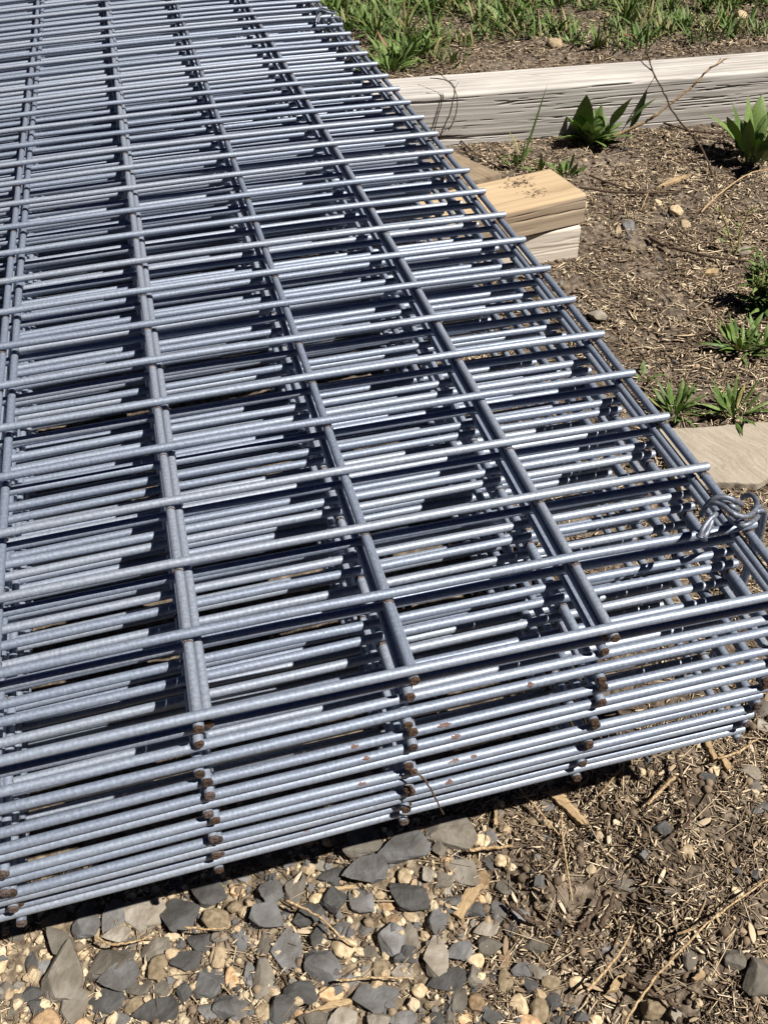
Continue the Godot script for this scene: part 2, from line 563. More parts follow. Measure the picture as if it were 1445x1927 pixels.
func build_sheet(k: int):
	var s: Array = SHEETS[k]
	var ordinal: String = ["topmost", "second", "third", "fourth", "fifth", "sixth", "seventh", "eighth", "ninth", "tenth", "eleventh", "twelfth", "bottom"][k]
	var label := "%s sheet of grey galvanised welded wire mesh %s" % [ordinal, "in the stack, under both tie wires" if k == 0 else ("of the stack, nearest the ground" if k == 12 else "from the top of the stack")]
	var yc: float = s[1] * 0.001
	var yl := yc + (0.00515 if s[0] == 1 else -0.00515)
	var t := thing("wire_mesh_sheet", Vector3(0, yc, s[2] * 0.001), label, "wire mesh", "stack of welded wire mesh sheets")
	var d0: float = s[3] * 0.001
	var d1: float = s[4] * 0.001
	# the panels are a little racked: most of the turn is in the cross rods alone
	var rack: float = s[5] * 0.7
	t.rotation.y = s[5] * 0.3
	var seen := 27
	var pace := 1.0
	for j in CROSS:
		var loose: float = 0.0006 if k < 3 else 0.0016
		pace = [1.0, 1.0, 1.003, 0.9975, 1.004, 0.996, 1.006, 0.9985, 0.995, 1.005, 0.997, 1.002, 0.9955][k]
		var z: float = -j * STEP * pace + (rng.randf_range(-loose, loose) if j > 0 else 0.0)
		var o := part("cross_rod", cross_mesh[rng.randi() % 3], M["zinc%d" % (rng.randi() % 3)], t)
		# the sheet's right edge follows its own side shift
		o.position = Vector3(d0 + d1 * 2.0, sag_z(z), z)
		o.rotation.y = rack + rng.randf_range(-0.0007, 0.0007)
		o.rotation.x = rng.randf() * 0.02
	var st := SurfaceTool.new()
	st.begin(Mesh.PRIMITIVE_TRIANGLES)
	var joined := 0
	for i in range(LEFT, RIGHT + 1):
		var x := i * PITCH + d0 + d1 * i
		var near := i >= -3
		var o := part("lengthwise_rod", long_mesh[rng.randi() % 3], M["zinc%d" % (rng.randi() % 3)], t)
		o.position = Vector3(x, yl - yc + sag_x(x), -x * rack + rng.randf_range(-0.0012, 0.0004))
		if near:
			var e := part("cut_end", end_mesh, [M.rust, M.rust, M.rust_dark, M.weld][rng.randi() % 4], o)
			e.position = Vector3(0, sag_z(0.0), 0.0029)
			e.rotation.z = rng.randf() * TAU
			e.scale = Vector3.ONE * rng.randf_range(0.92, 1.06)
		for j in seen:
			if not near: continue
			for side in [1.0, -1.0]:
				if rng.randf() < 0.12 or (j == 0 and side > 0): continue
				var w: ArrayMesh = weld_mesh[rng.randi() % 4]
				var z: float = -j * STEP * pace - x * rack + side * 0.0025
				# flash sits on the side of the rod towards the crossing
				var b := Basis(Vector3.FORWARD, PI if s[0] == 1 else 0.0).scaled(Vector3(1, 1, rng.randf_range(0.8, 1.3)))
				var p := Vector3(x, yl - yc + sag_x(x) + sag_z(z), z)
				if k == 0 and side > 0 and j < 11:
					var q := part("weld", w, M.weld, t)
					q.transform = Transform3D(b, p)
				elif k < 5 or j < 3:
					st.append_from(w, 0, Transform3D(b, p))
					joined += 1
	if joined > 0:
		var wj := part("weld_flash", st.commit(), M.weld, t)
		wj.set_meta("kind", "stuff")
	return t

# rust that has come through the zinc on the front rods: x along the rod in mm, sheet, length in mm
const RUST := [[15, 4, 7], [-31, 4, 4], [21, 5, 5], [-26, 5, 4], [20, 7, 6], [31, 7, 3], [-29, 7, 4], [18, 9, 4], [60, 3, 3], [-60, 11, 3]]
func rust_patches(sheets: Array):
	for r in RUST:
		var v := PackedVector3Array()
		var t := PackedInt32Array()
		var nx := 9
		var na := 6
		for i in nx:
			var u := float(i) / (nx - 1) * 2.0 - 1.0
			var half := pow(maxf(0.0, 1.0 - absf(u)), 0.4) * rng.randf_range(0.25, 1.0) + 0.03
			for q in na:
				var a := 0.85 + rng.randf_range(-0.15, 0.15) + half * 0.55 * (float(q) / (na - 1) * 2.0 - 1.0)
				var rr := ROD + 0.00012 + (0.00015 if q > 0 and q < na - 1 else 0.0) * rng.randf()
				v.append(Vector3(u * r[2] * 0.0005 + rng.randf_range(-0.0003, 0.0003), sin(a) * rr, cos(a) * rr))
		for i in nx - 1:
			for q in na - 1:
				var a := i * na + q
				t.append_array([a, a + na, a + 1, a + 1, a + na, a + na + 1])
		var host: Node3D = sheets[r[1]].get_child(0)
		var o := part("rust_patch", flat_commit(v, t), M.rust_pale, host)
		var x: float = r[0] * 0.001 - host.position.x
		o.position = Vector3(x, sag_x(x), 0)
		o.rotation.x = -host.rotation.x

# ---------------------------------------------------------------- stones
func stone_mesh(angular: bool, sub: int) -> ArrayMesh:
	# unit stone, -0.5..0.5 in each axis, cut out of a sphere by random planes
	var v := PackedVector3Array()
	var t := PackedInt32Array()
	var rows := 14 if sub > 1 else 6
	var cols := 22 if sub > 1 else 8
	for i in rows + 1:
		for k in cols:
			var a := PI * i / rows
			var b := TAU * (k + 0.5 * (i % 2)) / cols
			v.append(Vector3(sin(a) * cos(b), cos(a), sin(a) * sin(b)))
	for i in rows:
		for k in cols:
			var a := i * cols + k
			var b := i * cols + (k + 1) % cols
			t.append_array([a, b, a + cols, b, b + cols, a + cols])
	var cuts := rng.randi_range(13, 17) if angular else rng.randi_range(8, 12)
	var planes := []
	for c in cuts:
		var n := Vector3(rng.randfn(), rng.randfn() * 0.6, rng.randfn()).normalized()
		planes.append([n, rng.randf_range(0.40, 0.68) if angular else rng.randf_range(0.6, 0.9)])
	planes.append([Vector3(rng.randf_range(-0.25, 0.25), 1, rng.randf_range(-0.25, 0.25)).normalized(), rng.randf_range(0.36, 0.55) if angular else 0.7])
	var ns := FastNoiseLite.new()
	ns.seed = rng.randi() % 1000
	ns.frequency = 1.3
	var lo := Vector3.ONE * 9.0
	var hi := -lo
	for i in v.size():
		var p := v[i]
		for c in planes:
			var n: Vector3 = c[0]
			var d: float = p.dot(n) - c[1]
			if d > 0.0: p -= n * d * (0.97 if angular else 0.85)
		p *= 1.0 + ns.get_noise_3dv(p * 1.5) * (0.05 if angular else 0.12) + rng.randf_range(-0.004, 0.004)
		v[i] = p
		lo = lo.min(p)
		hi = hi.max(p)
	for i in v.size(): v[i] = (v[i] - (lo + hi) * 0.5) / (hi - lo)
	return flat_commit(v, t) if angular else commit(v, t)

func place_label(x: float, z: float) -> String:
	var s := ""
	if z < -1.1: return "behind the timber"
	if z < -0.4: return "on bare soil"
	if x > 0.19: s = "in right edge mulch"
	elif x > 0.10: s = "in lower right mulch"
	elif x > 0.025: s = "at the gravel's right end"
	elif x > -0.05: s = "in middle gravel"
	elif x > -0.13: s = "in gravel left of centre"
	else: s = "in lower left gravel"
	if z < 0.012: s += " near the stack"
	elif z > 0.055: s += " by the bottom edge"
	return s

const COUNT := ["zero", "one", "two", "three", "four", "five", "six", "seven", "eight", "nine", "ten", "eleven", "twelve", "thirteen", "fourteen", "fifteen", "sixteen", "seventeen", "eighteen", "nineteen", "twenty", "twenty-one", "twenty-two", "twenty-three", "twenty-four", "twenty-five", "twenty-six", "twenty-seven", "twenty-eight", "twenty-nine", "thirty"]
const NTH := ["leftmost", "second", "third", "fourth", "fifth", "sixth", "seventh", "eighth", "ninth", "tenth", "eleventh", "twelfth", "thirteenth", "fourteenth", "fifteenth", "sixteenth", "seventeenth", "eighteenth", "nineteenth", "twentieth", "twenty-first", "twenty-second", "twenty-third", "twenty-fourth", "twenty-fifth", "twenty-sixth", "twenty-seventh", "twenty-eighth", "twenty-ninth", "thirtieth"]
# things that would share a label are told apart by their order from left to right
func tell_apart(list: Array):
	var by := {}
	for o in list:
		var l: String = o.get_meta("label")
		if not by.has(l): by[l] = []
		by[l].append(o)
	for l in by:
		var a: Array = by[l]
		if a.size() < 2 or a.size() > 30: continue
		var wc: int = l.split(" ").size()
		a.sort_custom(func(p, q): return p.position.x < q.position.x)
		for i in a.size():
			a[i].set_meta("label", "%s, %s of %s%s" % [l, NTH[i] if i < a.size() - 1 else "rightmost", COUNT[a.size()], "" if i == 0 or i == a.size() - 1 else (" from left" if wc < 12 else "")])

func build_stones():
	var dark := []
	var round_ := []
	for k in 9: dark.append(stone_mesh(true, 2))
	for k in 7: round_.append(stone_mesh(false, 2))
	var tone_name := ["dark angular", "brown grey", "pale beige", "tan orange"]
	var placed := []
	var made := []
	var list := STONES.duplicate()
	for e in STONES: placed.append([e[0], e[1], e[2] * 0.5])
	# smaller stones between the traced ones
	var tries := 0
	while list.size() < 292 and tries < 6000:
		tries += 1
		var x := rng.randf_range(-260, 60)
		var z := rng.randf_range(-25, 125)
		if rng.randf() < 0.0:
			x = rng.randf_range(60, 200)
			z = rng.randf_range(0, 150)
		var size := rng.randf_range(8.0, 18.0)
		var ok := true
		for q in placed:
			if Vector2(x - q[0], z - q[1]).length() < (size * 0.5 + q[2]) * 0.8:
				ok = false
				break
		if not ok: continue
		placed.append([x, z, size * 0.5])
		list.append([x, z, size, size * rng.randf_range(0.65, 0.95), rng.randf_range(0, 180), [0, 0, 0, 1, 1, 2, 3][rng.randi() % 7]])
	for i in list.size():
		var e: Array = list[i]
		var x: float = e[0] * 0.001
		var z: float = e[1] * 0.001
		var tone: int = e[5]
		var o := MeshInstance3D.new()
		o.name = numbered("stone" if tone < 2 else "pebble")
		o.mesh = dark[rng.randi() % dark.size()] if tone < 2 else round_[rng.randi() % round_.size()]
		o.material_override = M["stone%d%d" % [tone, rng.randi() % 3]]
		add_child(o)
		var h: float = e[3] * 0.001 * (rng.randf_range(0.58, 0.78) if tone < 2 else rng.randf_range(0.62, 0.85))
		var grow := 0.00124 if tone < 2 else 0.00112
		e = e.duplicate()
		e[2] = minf(e[2], 29.0)
		o.scale = Vector3(e[2] * grow, h, e[3] * grow)
		o.rotation = Vector3(rng.randf_range(-0.16, 0.16), deg_to_rad(e[4]), rng.randf_range(-0.16, 0.16))
		o.position = Vector3(x, ground_y(x, z) + h * 0.18, z)
		var big: String = "large " if e[2] > 26 else ("medium " if e[2] > 14 else "small ")
		var shape := "" if tone > 1 else (" slab" if e[2] > e[3] * 1.45 else " stone")
		made.append(o)
		tag(o, big + tone_name[tone] + (shape if tone < 2 else " pebble") + " " + place_label(x, z), "stone", "loose " + ("grey stones" if tone < 2 else "pale pebbles") + " " + place_label(x, z))
	tell_apart(made)
	return placed

# ---------------------------------------------------------------- scattered stuff
func strip_mesh(bend: float, twist: float) -> ArrayMesh:
	# a dry straw or shred of bark, 1 long, 1 wide, a shallow ridge along it
	var v := PackedVector3Array()
	var t := PackedInt32Array()
	var n := 4
	for i in n + 1:
		var u := float(i) / n - 0.5
		var w: float = [0.35, 0.9, 1.0, 0.8, 0.15][i] * 0.5
		var c := Vector3(u, -u * u * bend, u * u * bend * 0.8)
		var tw := u * twist
		for q in 3:
			var a: Vector2 = [Vector2(-w, 0), Vector2(0, 0.45), Vector2(w, 0)][q]
			v.append(c + Vector3(0, a.y * cos(tw) + a.x * sin(tw), a.x * cos(tw) - a.y * sin(tw)))
	for i in n:
		for q in 3:
			var a := i * 3 + q
			var b := i * 3 + (q + 1) % 3
			t.append_array([a, b, a + 3, b, b + 3, a + 3])
	return commit(v, t)

func scatter(called: String, mesh: Mesh, xf: Array, cols: Array, m: Material, label: String, category: String):
	var mm := MultiMesh.new()
	mm.transform_format = MultiMesh.TRANSFORM_3D
	mm.use_colors = true
	mm.mesh = mesh
	mm.instance_count = xf.size()
	for i in xf.size():
		mm.set_instance_transform(i, xf[i])
		mm.set_instance_color(i, cols[i])
	var o := MultiMeshInstance3D.new()
	o.name = numbered(called)
	o.multimesh = mm
	o.material_override = m
	add_child(o)
	tag(o, label, category, "", "stuff")
	return o

func visible_spot() -> Vector2:
	# a spot on open ground: in front of the stack, at its right, or behind the timber
	var r := rng.randf()
	var p := Vector2.ZERO
	if r < 0.36:
		p = Vector2(rng.randf_range(-0.30, 0.34), rng.randf_range(-0.07, 0.19))
	elif r < 0.78:
		p = Vector2(rng.randf_range(0.17, 0.92), rng.randf_range(-1.075, -0.02))
		if p.x > 0.45 - p.y * 0.45: p.x -= 0.25
	else:
		p = Vector2(rng.randf_range(0.24, 1.2), rng.randf_range(-1.75, -1.16))
	return p

func gravelly(p: Vector2) -> float:
	return ss(0.075, -0.01, p.x + n_low.get_noise_2d(p.x * 3.0, p.y * 3.0) * 0.06) * ss(-0.2, -0.06, p.y)

func build_litter():
	var names := [["straw_litter", "pale dry straw and chaff strewn over the bare ground", 0.0], ["bark_litter", "brown shreds of bark and stems strewn over the ground", 0.7], ["dry_leaf_litter", "curled scraps of dead leaf strewn over the ground", 1.4]]
	var pal := [
		[Color(0.54, 0.45, 0.33), Color(0.42, 0.335, 0.235), Color(0.66, 0.57, 0.44), Color(0.32, 0.25, 0.17)],
		[Color(0.13, 0.095, 0.066), Color(0.085, 0.062, 0.043), Color(0.21, 0.155, 0.105), Color(0.17, 0.135, 0.105)],
		[Color(0.40, 0.32, 0.225), Color(0.27, 0.205, 0.14), Color(0.56, 0.47, 0.35), Color(0.18, 0.135, 0.095)]]
	var count := [28000, 60000, 20000]
	for k in 3:
		var mesh := strip_mesh([0.5, 0.8, 0.7][k], names[k][2])
		var xf := []
		var cols := []
		while xf.size() < count[k]:
			var p := visible_spot()
			if rng.randf() < gravelly(p) * 0.72: continue
			var clump := n_mid.get_noise_2d(p.x * 0.6 + 7.0 * k, p.y * 0.6)
			var patch := n_low.get_noise_2d(p.x * 2.2 + 31.0, p.y * 2.2)
			if rng.randf() > 0.55 + clump * 1.2 + patch * 1.5: continue
			var far := 1.0 + ss(-0.15, -0.6, p.y) * 0.5
			var l: float = (rng.randf_range(0.0022, 0.0075) if rng.randf() < 0.86 else rng.randf_range(0.0075, 0.020)) * far
			var w: float = [rng.randf_range(0.0005, 0.0013), rng.randf_range(0.0005, 0.0015), rng.randf_range(0.0012, 0.0028)][k] * far
			if k == 2: l *= 0.75
			var b := Basis.from_euler(Vector3(rng.randf_range(-0.7, 0.7), rng.randf() * TAU, rng.randf_range(-0.42, 0.42)))
			b = b * Basis.from_scale(Vector3(l, w * 0.7, w))
			xf.append(Transform3D(b, Vector3(p.x, ground_y(p.x, p.y) + rng.randf_range(0.0, 0.0022), p.y)))
			var c: Color = pal[k][rng.randi() % 4]
			var f := rng.randf_range(0.75, 1.2)
			cols.append(Color(c.r * f, c.g * f, c.b * f))
		scatter(names[k][0], mesh, xf, cols, M.litter, names[k][1], "litter")
	# longer fibres and stems, flat chips, and crumbs of soil
	var extra := [["stem_litter", "long thin dry stems and fibres strewn over the ground", 2600], ["chip_litter", "flat pale flakes of wood and dead leaf strewn over the ground", 1500]]
	for k in 2:
		var mesh := strip_mesh([0.35, 0.25][k], [0.3, 0.5][k])
		var xf := []
		var cols := []
		while xf.size() < extra[k][2]:
			var p := visible_spot()
			if rng.randf() < gravelly(p) * 0.5: continue
			var l := rng.randf_range(0.014, 0.045) if k == 0 else rng.randf_range(0.004, 0.012)
			var w := rng.randf_range(0.0004, 0.0011) if k == 0 else l * rng.randf_range(0.3, 0.6)
			var b := Basis.from_euler(Vector3(rng.randf_range(-0.2, 0.2), rng.randf() * TAU, rng.randf_range(-0.12, 0.12))) * Basis.from_scale(Vector3(l, w if k == 0 else w * 0.3, w))
			xf.append(Transform3D(b, Vector3(p.x, ground_y(p.x, p.y) + rng.randf_range(0.0008, 0.003), p.y)))
			var c: Color = [[Color(0.46, 0.38, 0.27), Color(0.20, 0.15, 0.105), Color(0.12, 0.09, 0.065), Color(0.34, 0.27, 0.19)], [Color(0.40, 0.33, 0.24), Color(0.29, 0.225, 0.155), Color(0.46, 0.39, 0.30), Color(0.20, 0.15, 0.105)]][k][rng.randi() % 4]
			var f := rng.randf_range(0.8, 1.15)
			cols.append(Color(c.r * f, c.g * f, c.b * f))
		scatter(extra[k][0], mesh, xf, cols, M.litter, extra[k][1], "litter")
	var crumb := stone_mesh(false, 1)
	var cx := []
	var cc := []
	while cx.size() < 15000:
		var p := visible_spot()
		if rng.randf() < gravelly(p) * 0.4: continue
		var s := rng.randf_range(0.0012, 0.0036) if rng.randf() < 0.9 else rng.randf_range(0.0036, 0.007)
		var b := Basis.from_euler(Vector3(rng.randf() * TAU, rng.randf() * TAU, rng.randf() * TAU)) * Basis.from_scale(Vector3(s, s * 0.8, s * 0.9))
		cx.append(Transform3D(b, Vector3(p.x, ground_y(p.x, p.y) + s * 0.2, p.y)))
		var c := Color(0.07, 0.052, 0.038).lerp(Color(0.20, 0.155, 0.11), rng.randf())
		cc.append(c)
	scatter("soil_crumbs", crumb, cx, cc, M.pebble, "brown crumbs of soil over the bare ground", "soil")
	# bits of litter caught on the tan block
	var bx := []
	var bc := []
	var turn := Basis(Vector3.UP, 0.175)
	for i in 90:
		var q := Vector2(rng.randfn() * 0.009, rng.randfn() * 0.006) + (Vector2(-0.052, -0.060) if i < 65 else Vector2(-0.050, -0.030))
		var p := Vector3(0.404, -0.1238, -0.712) + turn * Vector3(q.x, 0, q.y)
		var b := Basis.from_euler(Vector3(rng.randf_range(-0.5, 0.5), rng.randf() * TAU, rng.randf_range(-0.4, 0.4))) * Basis.from_scale(Vector3(rng.randf_range(0.002, 0.009), 0.0006, rng.randf_range(0.0005, 0.0012)))
		bx.append(Transform3D(b, p + Vector3(0, rng.randf_range(0.0, 0.002), 0)))
		bc.append([Color(0.11, 0.08, 0.055), Color(0.07, 0.05, 0.036), Color(0.25, 0.18, 0.12)][rng.randi() % 3])
	scatter("caught_litter", strip_mesh(0.5, 0.7), bx, bc, M.litter, "dark litter lying in a heap on top of the tan block", "litter")
	for k in 3:
		var mesh := stone_mesh(k < 2, 1)
		var xf := []
		var cols := []
		var want: int = [1900, 1300, 3600][k]
		while xf.size() < want:
			var p := visible_spot()
			if rng.randf() > 0.10 + gravelly(p) * 0.9: continue
			var s := rng.randf_range(0.0018, 0.0062) if rng.randf() < 0.85 else rng.randf_range(0.006, 0.009)
			if k == 2: s *= 0.55
			var b := Basis.from_euler(Vector3(rng.randf() * TAU, rng.randf() * TAU, rng.randf() * TAU)) * Basis.from_scale(Vector3(s, s * rng.randf_range(0.6, 0.9), s * rng.randf_range(0.7, 1.0)))
			xf.append(Transform3D(b, Vector3(p.x, ground_y(p.x, p.y) + s * 0.16, p.y)))
			var c: Color = [[Color(0.40, 0.33, 0.23), Color(0.32, 0.25, 0.17), Color(0.46, 0.39, 0.28)], [Color(0.11, 0.11, 0.115), Color(0.17, 0.16, 0.145), Color(0.08, 0.08, 0.085)], [Color(0.36, 0.285, 0.19), Color(0.22, 0.17, 0.12), Color(0.42, 0.35, 0.25)]][k][rng.randi() % 3]
			var f := rng.randf_range(0.8, 1.15)
			cols.append(Color(c.r * f, c.g * f, c.b * f))
		scatter(["fine_gravel", "dark_grit", "coarse_sand"][k], mesh, xf, cols, M.pebble, ["beige fine gravel filling the gaps between the stones", "dark grey grit between the gravel stones", "coarse pale sand grains over the ground"][k], "gravel")

# ---------------------------------------------------------------- wood
# a sawn timber: x 0..length, y 0..height, z -depth..0 (front face at z 0), grain along x; weathering opens real cracks along the grain
func timber_mesh(length: float, height: float, depth: float, nx: int, ny: int, crack: float, palette: Array, seed_: int, edge := 0.004, front: Array = []) -> ArrayMesh:
	grain.seed = seed_
	var ring := []
	for i in ny: ring.append([Vector3(0, lerpf(edge * 0.3, height - edge, float(i) / (ny - 1)), 0), Vector3(0, 0, 1)])
	for i in range(1, 4):
		var a := PI * 0.5 * i / 4.0
		ring.append([Vector3(0, height - edge + sin(a) * edge, -edge + cos(a) * edge), Vector3(0, sin(a), cos(a))])
	for i in ny: ring.append([Vector3(0, height, lerpf(-edge, -depth + edge, float(i) / (ny - 1))), Vector3.UP])
	for i in 6: ring.append([Vector3(0, lerpf(height - edge, 0.0, i / 5.0), -depth), Vector3.FORWARD])
	ring.append([Vector3(0, 0, -depth * 0.5), Vector3.DOWN])
	var per := ring.size()
	var v := PackedVector3Array()
	var c := PackedColorArray()
	var t := PackedInt32Array()
	var arc := 0.0
	var arcs := [0.0]
	for i in range(1, per):
		arc += (ring[i][0] as Vector3).distance_to(ring[i - 1][0])
		arcs.append(arc)
	for i in nx + 1:
		var x := length * i / nx
		for k in per:
			var s: float = arcs[k] + grain.get_noise_2d(x * 1.2, 3.0) * 0.006
			var g1 := grain.get_noise_3d(x * 1.6, s * 150.0, 1.0)
			var g2 := grain.get_noise_3d(x * 5.0, s * 420.0, 5.0)
			var r := 1.0 - absf(grain.get_noise_3d(x * 1.5, s * 95.0, 20.0)) * 2.0
			var open := ss(0.88, 0.985, r) * ss(-0.3, 0.1, grain.get_noise_3d(x * 4.0, s * 60.0, 40.0))
			var d := g1 * 0.0005 * crack + g2 * 0.00025 * crack - open * 0.0023 * crack
			v.append(ring[k][0] + Vector3(x, 0, 0) + ring[k][1] * d)
			var patch := grain.get_noise_3d(x * 6.0, s * 25.0, 60.0) * 0.6
			var pal: Array = front if front.size() > 0 and k < ny + 1 else palette
			var col: Color = pal[0].lerp(pal[1], clampf(0.5 + g1 * 0.6 + patch * 0.7 + g2 * 0.3, 0.0, 1.0))
			var stain := ss(0.1, 0.5, grain.get_noise_3d(x * 2.5, s * 140.0, 80.0))
			c.append(col.lerp(pal[2], clampf(stain * 0.45 + ss(0.3, 0.6, g2) * 0.3, 0.0, 1.0)))
	for i in nx:
		for k in per:
			var a := i * per + k
			var b := i * per + (k + 1) % per
			t.append_array([a, a + per, b, b, a + per, b + per])
	for e in 2:
		var base := v.size()
		var r0 := 0 if e == 0 else nx * per
		var mid := Vector3(0.0 if e == 0 else length, height * 0.5, -depth * 0.5)
		for k in per:
			v.append(v[r0 + k])
			c.append((palette[1] as Color).lerp(palette[2], 0.3 + 0.4 * rng.randf()))
		v.append(mid)
		c.append(palette[2])
		for k in per:
			if e == 0: t.append_array([base + k, base + (k + 1) % per, base + per])
			else: t.append_array([base + (k + 1) % per, base + k, base + per])
	return commit(v, t, c)

# a flat scrap with the given outline (world x, z), ragged edges
func scrap_mesh(poly: Array, y0: float, thick: float, tilt: Vector3, rag: float, uvs: float, along: Vector2) -> ArrayMesh:
	var ring := PackedVector2Array()
	for i in poly.size():
		var a: Vector2 = poly[i]
		var b: Vector2 = poly[(i + 1) % poly.size()]
		var n := maxi(2, int(a.distance_to(b) / maxf(rag * 3.0, 0.0015)))
		n = mini(n, 24)
		var side := (b - a).orthogonal().normalized()
		for k in n: ring.append(a.lerp(b, float(k) / n) + side * rng.randf_range(-rag, rag) * (0.0 if k == 0 else 1.0))
	var cx := Vector2.ZERO
	for q in ring: cx += q / ring.size()
	var v := PackedVector3Array()
	var uv := PackedVector2Array()
	var t := PackedInt32Array()
	var n := ring.size()
	var lift := func(q: Vector2) -> float: return y0 + (q.x - cx.x) * tilt.x + (q.y - cx.y) * tilt.z
	var across := along.orthogonal()
	var rings := [[1.0, 0.0], [1.0, thick * 0.85], [0.985, thick], [0.985, thick], [0.5, thick * 1.04]]
	for e in rings:
		for q in ring:
			var p: Vector2 = cx + (q - cx) * e[0]
			v.append(Vector3(p.x, lift.call(p) + e[1], p.y))
			uv.append(Vector2(p.dot(along), p.dot(across) + e[1]) * uvs)
	v.append(Vector3(cx.x, lift.call(cx) + thick * 1.04, cx.y))
	uv.append(Vector2(cx.dot(along), cx.dot(across)) * uvs)
	var area := 0.0
	for i in n: area += ring[i].cross(ring[(i + 1) % n])
	for l in [0, 1, 3]:
		for i in n:
			var a: int = l * n + i
			var b: int = l * n + (i + 1) % n
			if area < 0: t.append_array([a, b, a + n, b, b + n, a + n])
			else: t.append_array([a, a + n, b, b, a + n, b + n])
	for i in n:
		var a := 4 * n + i
		var b := 4 * n + (i + 1) % n
		if area < 0: t.append_array([a, b, 5 * n])
		else: t.append_array([b, a, 5 * n])
	return commit(v, t, PackedColorArray(), uv)

func build_wood():
	var t := thing("landscape_timber", Vector3(0.238, -0.205, timber_z(0.238)), "weathered pale grey squared timber lying along the bed edge", "timber")
	t.rotation.y = -0.071
	t.rotation.z = -0.009
	part("beam", timber_mesh(1.35, 0.0815, 0.086, 620, 96, 1.0, [Color(0.27, 0.262, 0.255), Color(0.48, 0.47, 0.465), Color(0.15, 0.13, 0.115)], 11), M.wood_v, t)
	# two offcuts under the stack
	t = thing("wood_block", Vector3(0.404, -0.1605, -0.712) - Vector3(0.300, 0, 0).rotated(Vector3.UP, 0.175), "tan offcut of board on top, right under the wire stack", "wood block", "offcuts propping up the stack")
	t.rotation.y = 0.175
	part("board", timber_mesh(0.300, 0.0365, 0.087, 200, 34, 0.45, [Color(0.32, 0.24, 0.155), Color(0.44, 0.345, 0.23), Color(0.19, 0.135, 0.085)], 21, 0.005, [Color(0.22, 0.17, 0.125), Color(0.36, 0.30, 0.23), Color(0.12, 0.085, 0.06)]), M.wood_v, t)
	t = thing("wood_block", Vector3(0.100, -0.2035, -0.700), "whitish grey offcut of board on the soil, under the tan one", "wood block", "offcuts propping up the stack")
	t.rotation.y = 0.02
	part("board", timber_mesh(0.299, 0.0425, 0.088, 200, 34, 0.25, [Color(0.47, 0.43, 0.38), Color(0.62, 0.58, 0.53), Color(0.30, 0.24, 0.18)], 31, 0.003), M.wood_v, t)
	# plywood at the right edge
	var o := part("plywood_scrap", scrap_mesh([Vector2(0.330, -0.366), Vector2(0.356, -0.358), Vector2(0.490, -0.333), Vector2(0.44, -0.262), Vector2(0.407, -0.272), Vector2(0.382, -0.264), Vector2(0.348, -0.276), Vector2(0.315, -0.275)], -0.199, 0.007, Vector3(0.02, 0, 0.03), 0.0010, 5.0, Vector2(0.25, 1).normalized()), M.plywood, self)
	tag(o, "flat grey brown piece of plywood on the ground by the stack's right edge", "plywood")
	o = part("board_scrap", scrap_mesh([Vector2(0.285, -1.036), Vector2(0.339, -1.036), Vector2(0.381, -0.934), Vector2(0.322, -0.92)], -0.1975, 0.010, Vector3(0.02, 0, 0.02), 0.001, 5.0, Vector2(0.35, 1).normalized()), M.old_board, self)
	tag(o, "brown board scrap on the soil between stack, timber and tan block", "board")
	var cl := {"c1": "long flat splinter of wood just below the stack's shadow", "c2": "short tapering wood chip beside the long pale stalk", "c3": "pale split wood chip among the gravel's right end", "c4": "narrow brown splinter close under the stack's front right corner", "c5": "greyish wood chip on the bare soil in front of the timber", "c6": "thin straw coloured splinter lying across the dark gravel", "c7": "long grey splinter by the bottom edge of the gravel", "c8": "small grey splinter below the stack's right corner", "c9": "upright brown splinter beside the largest olive grey stone", "c11": "tiny pale wood chip in the mulch at the lower right", "c12": "pale flake of wood beside the leafy weed at right"}
	for k in CHIPS:
		var q := []
		for p in CHIPS[k]: q.append(p * 0.001)
		var along: Vector2 = (q[1] + q[2] - q[0] - q[3]).normalized()
		if (q[1] - q[0]).length() > (q[2] - q[1]).length(): along = (q[1] - q[0]).normalized()
		else: along = (q[2] - q[1]).normalized()
		var c: Vector2 = (q[0] + q[2]) * 0.5
		o = part("wood_chip", scrap_mesh(q, ground_y(c.x, c.y) + 0.002, 0.0035, Vector3(0.1, 0, 0.1), 0.0005, 9.0, along), M.chip, self)
		tag(o, cl[k], "wood chip", "loose chips of wood")

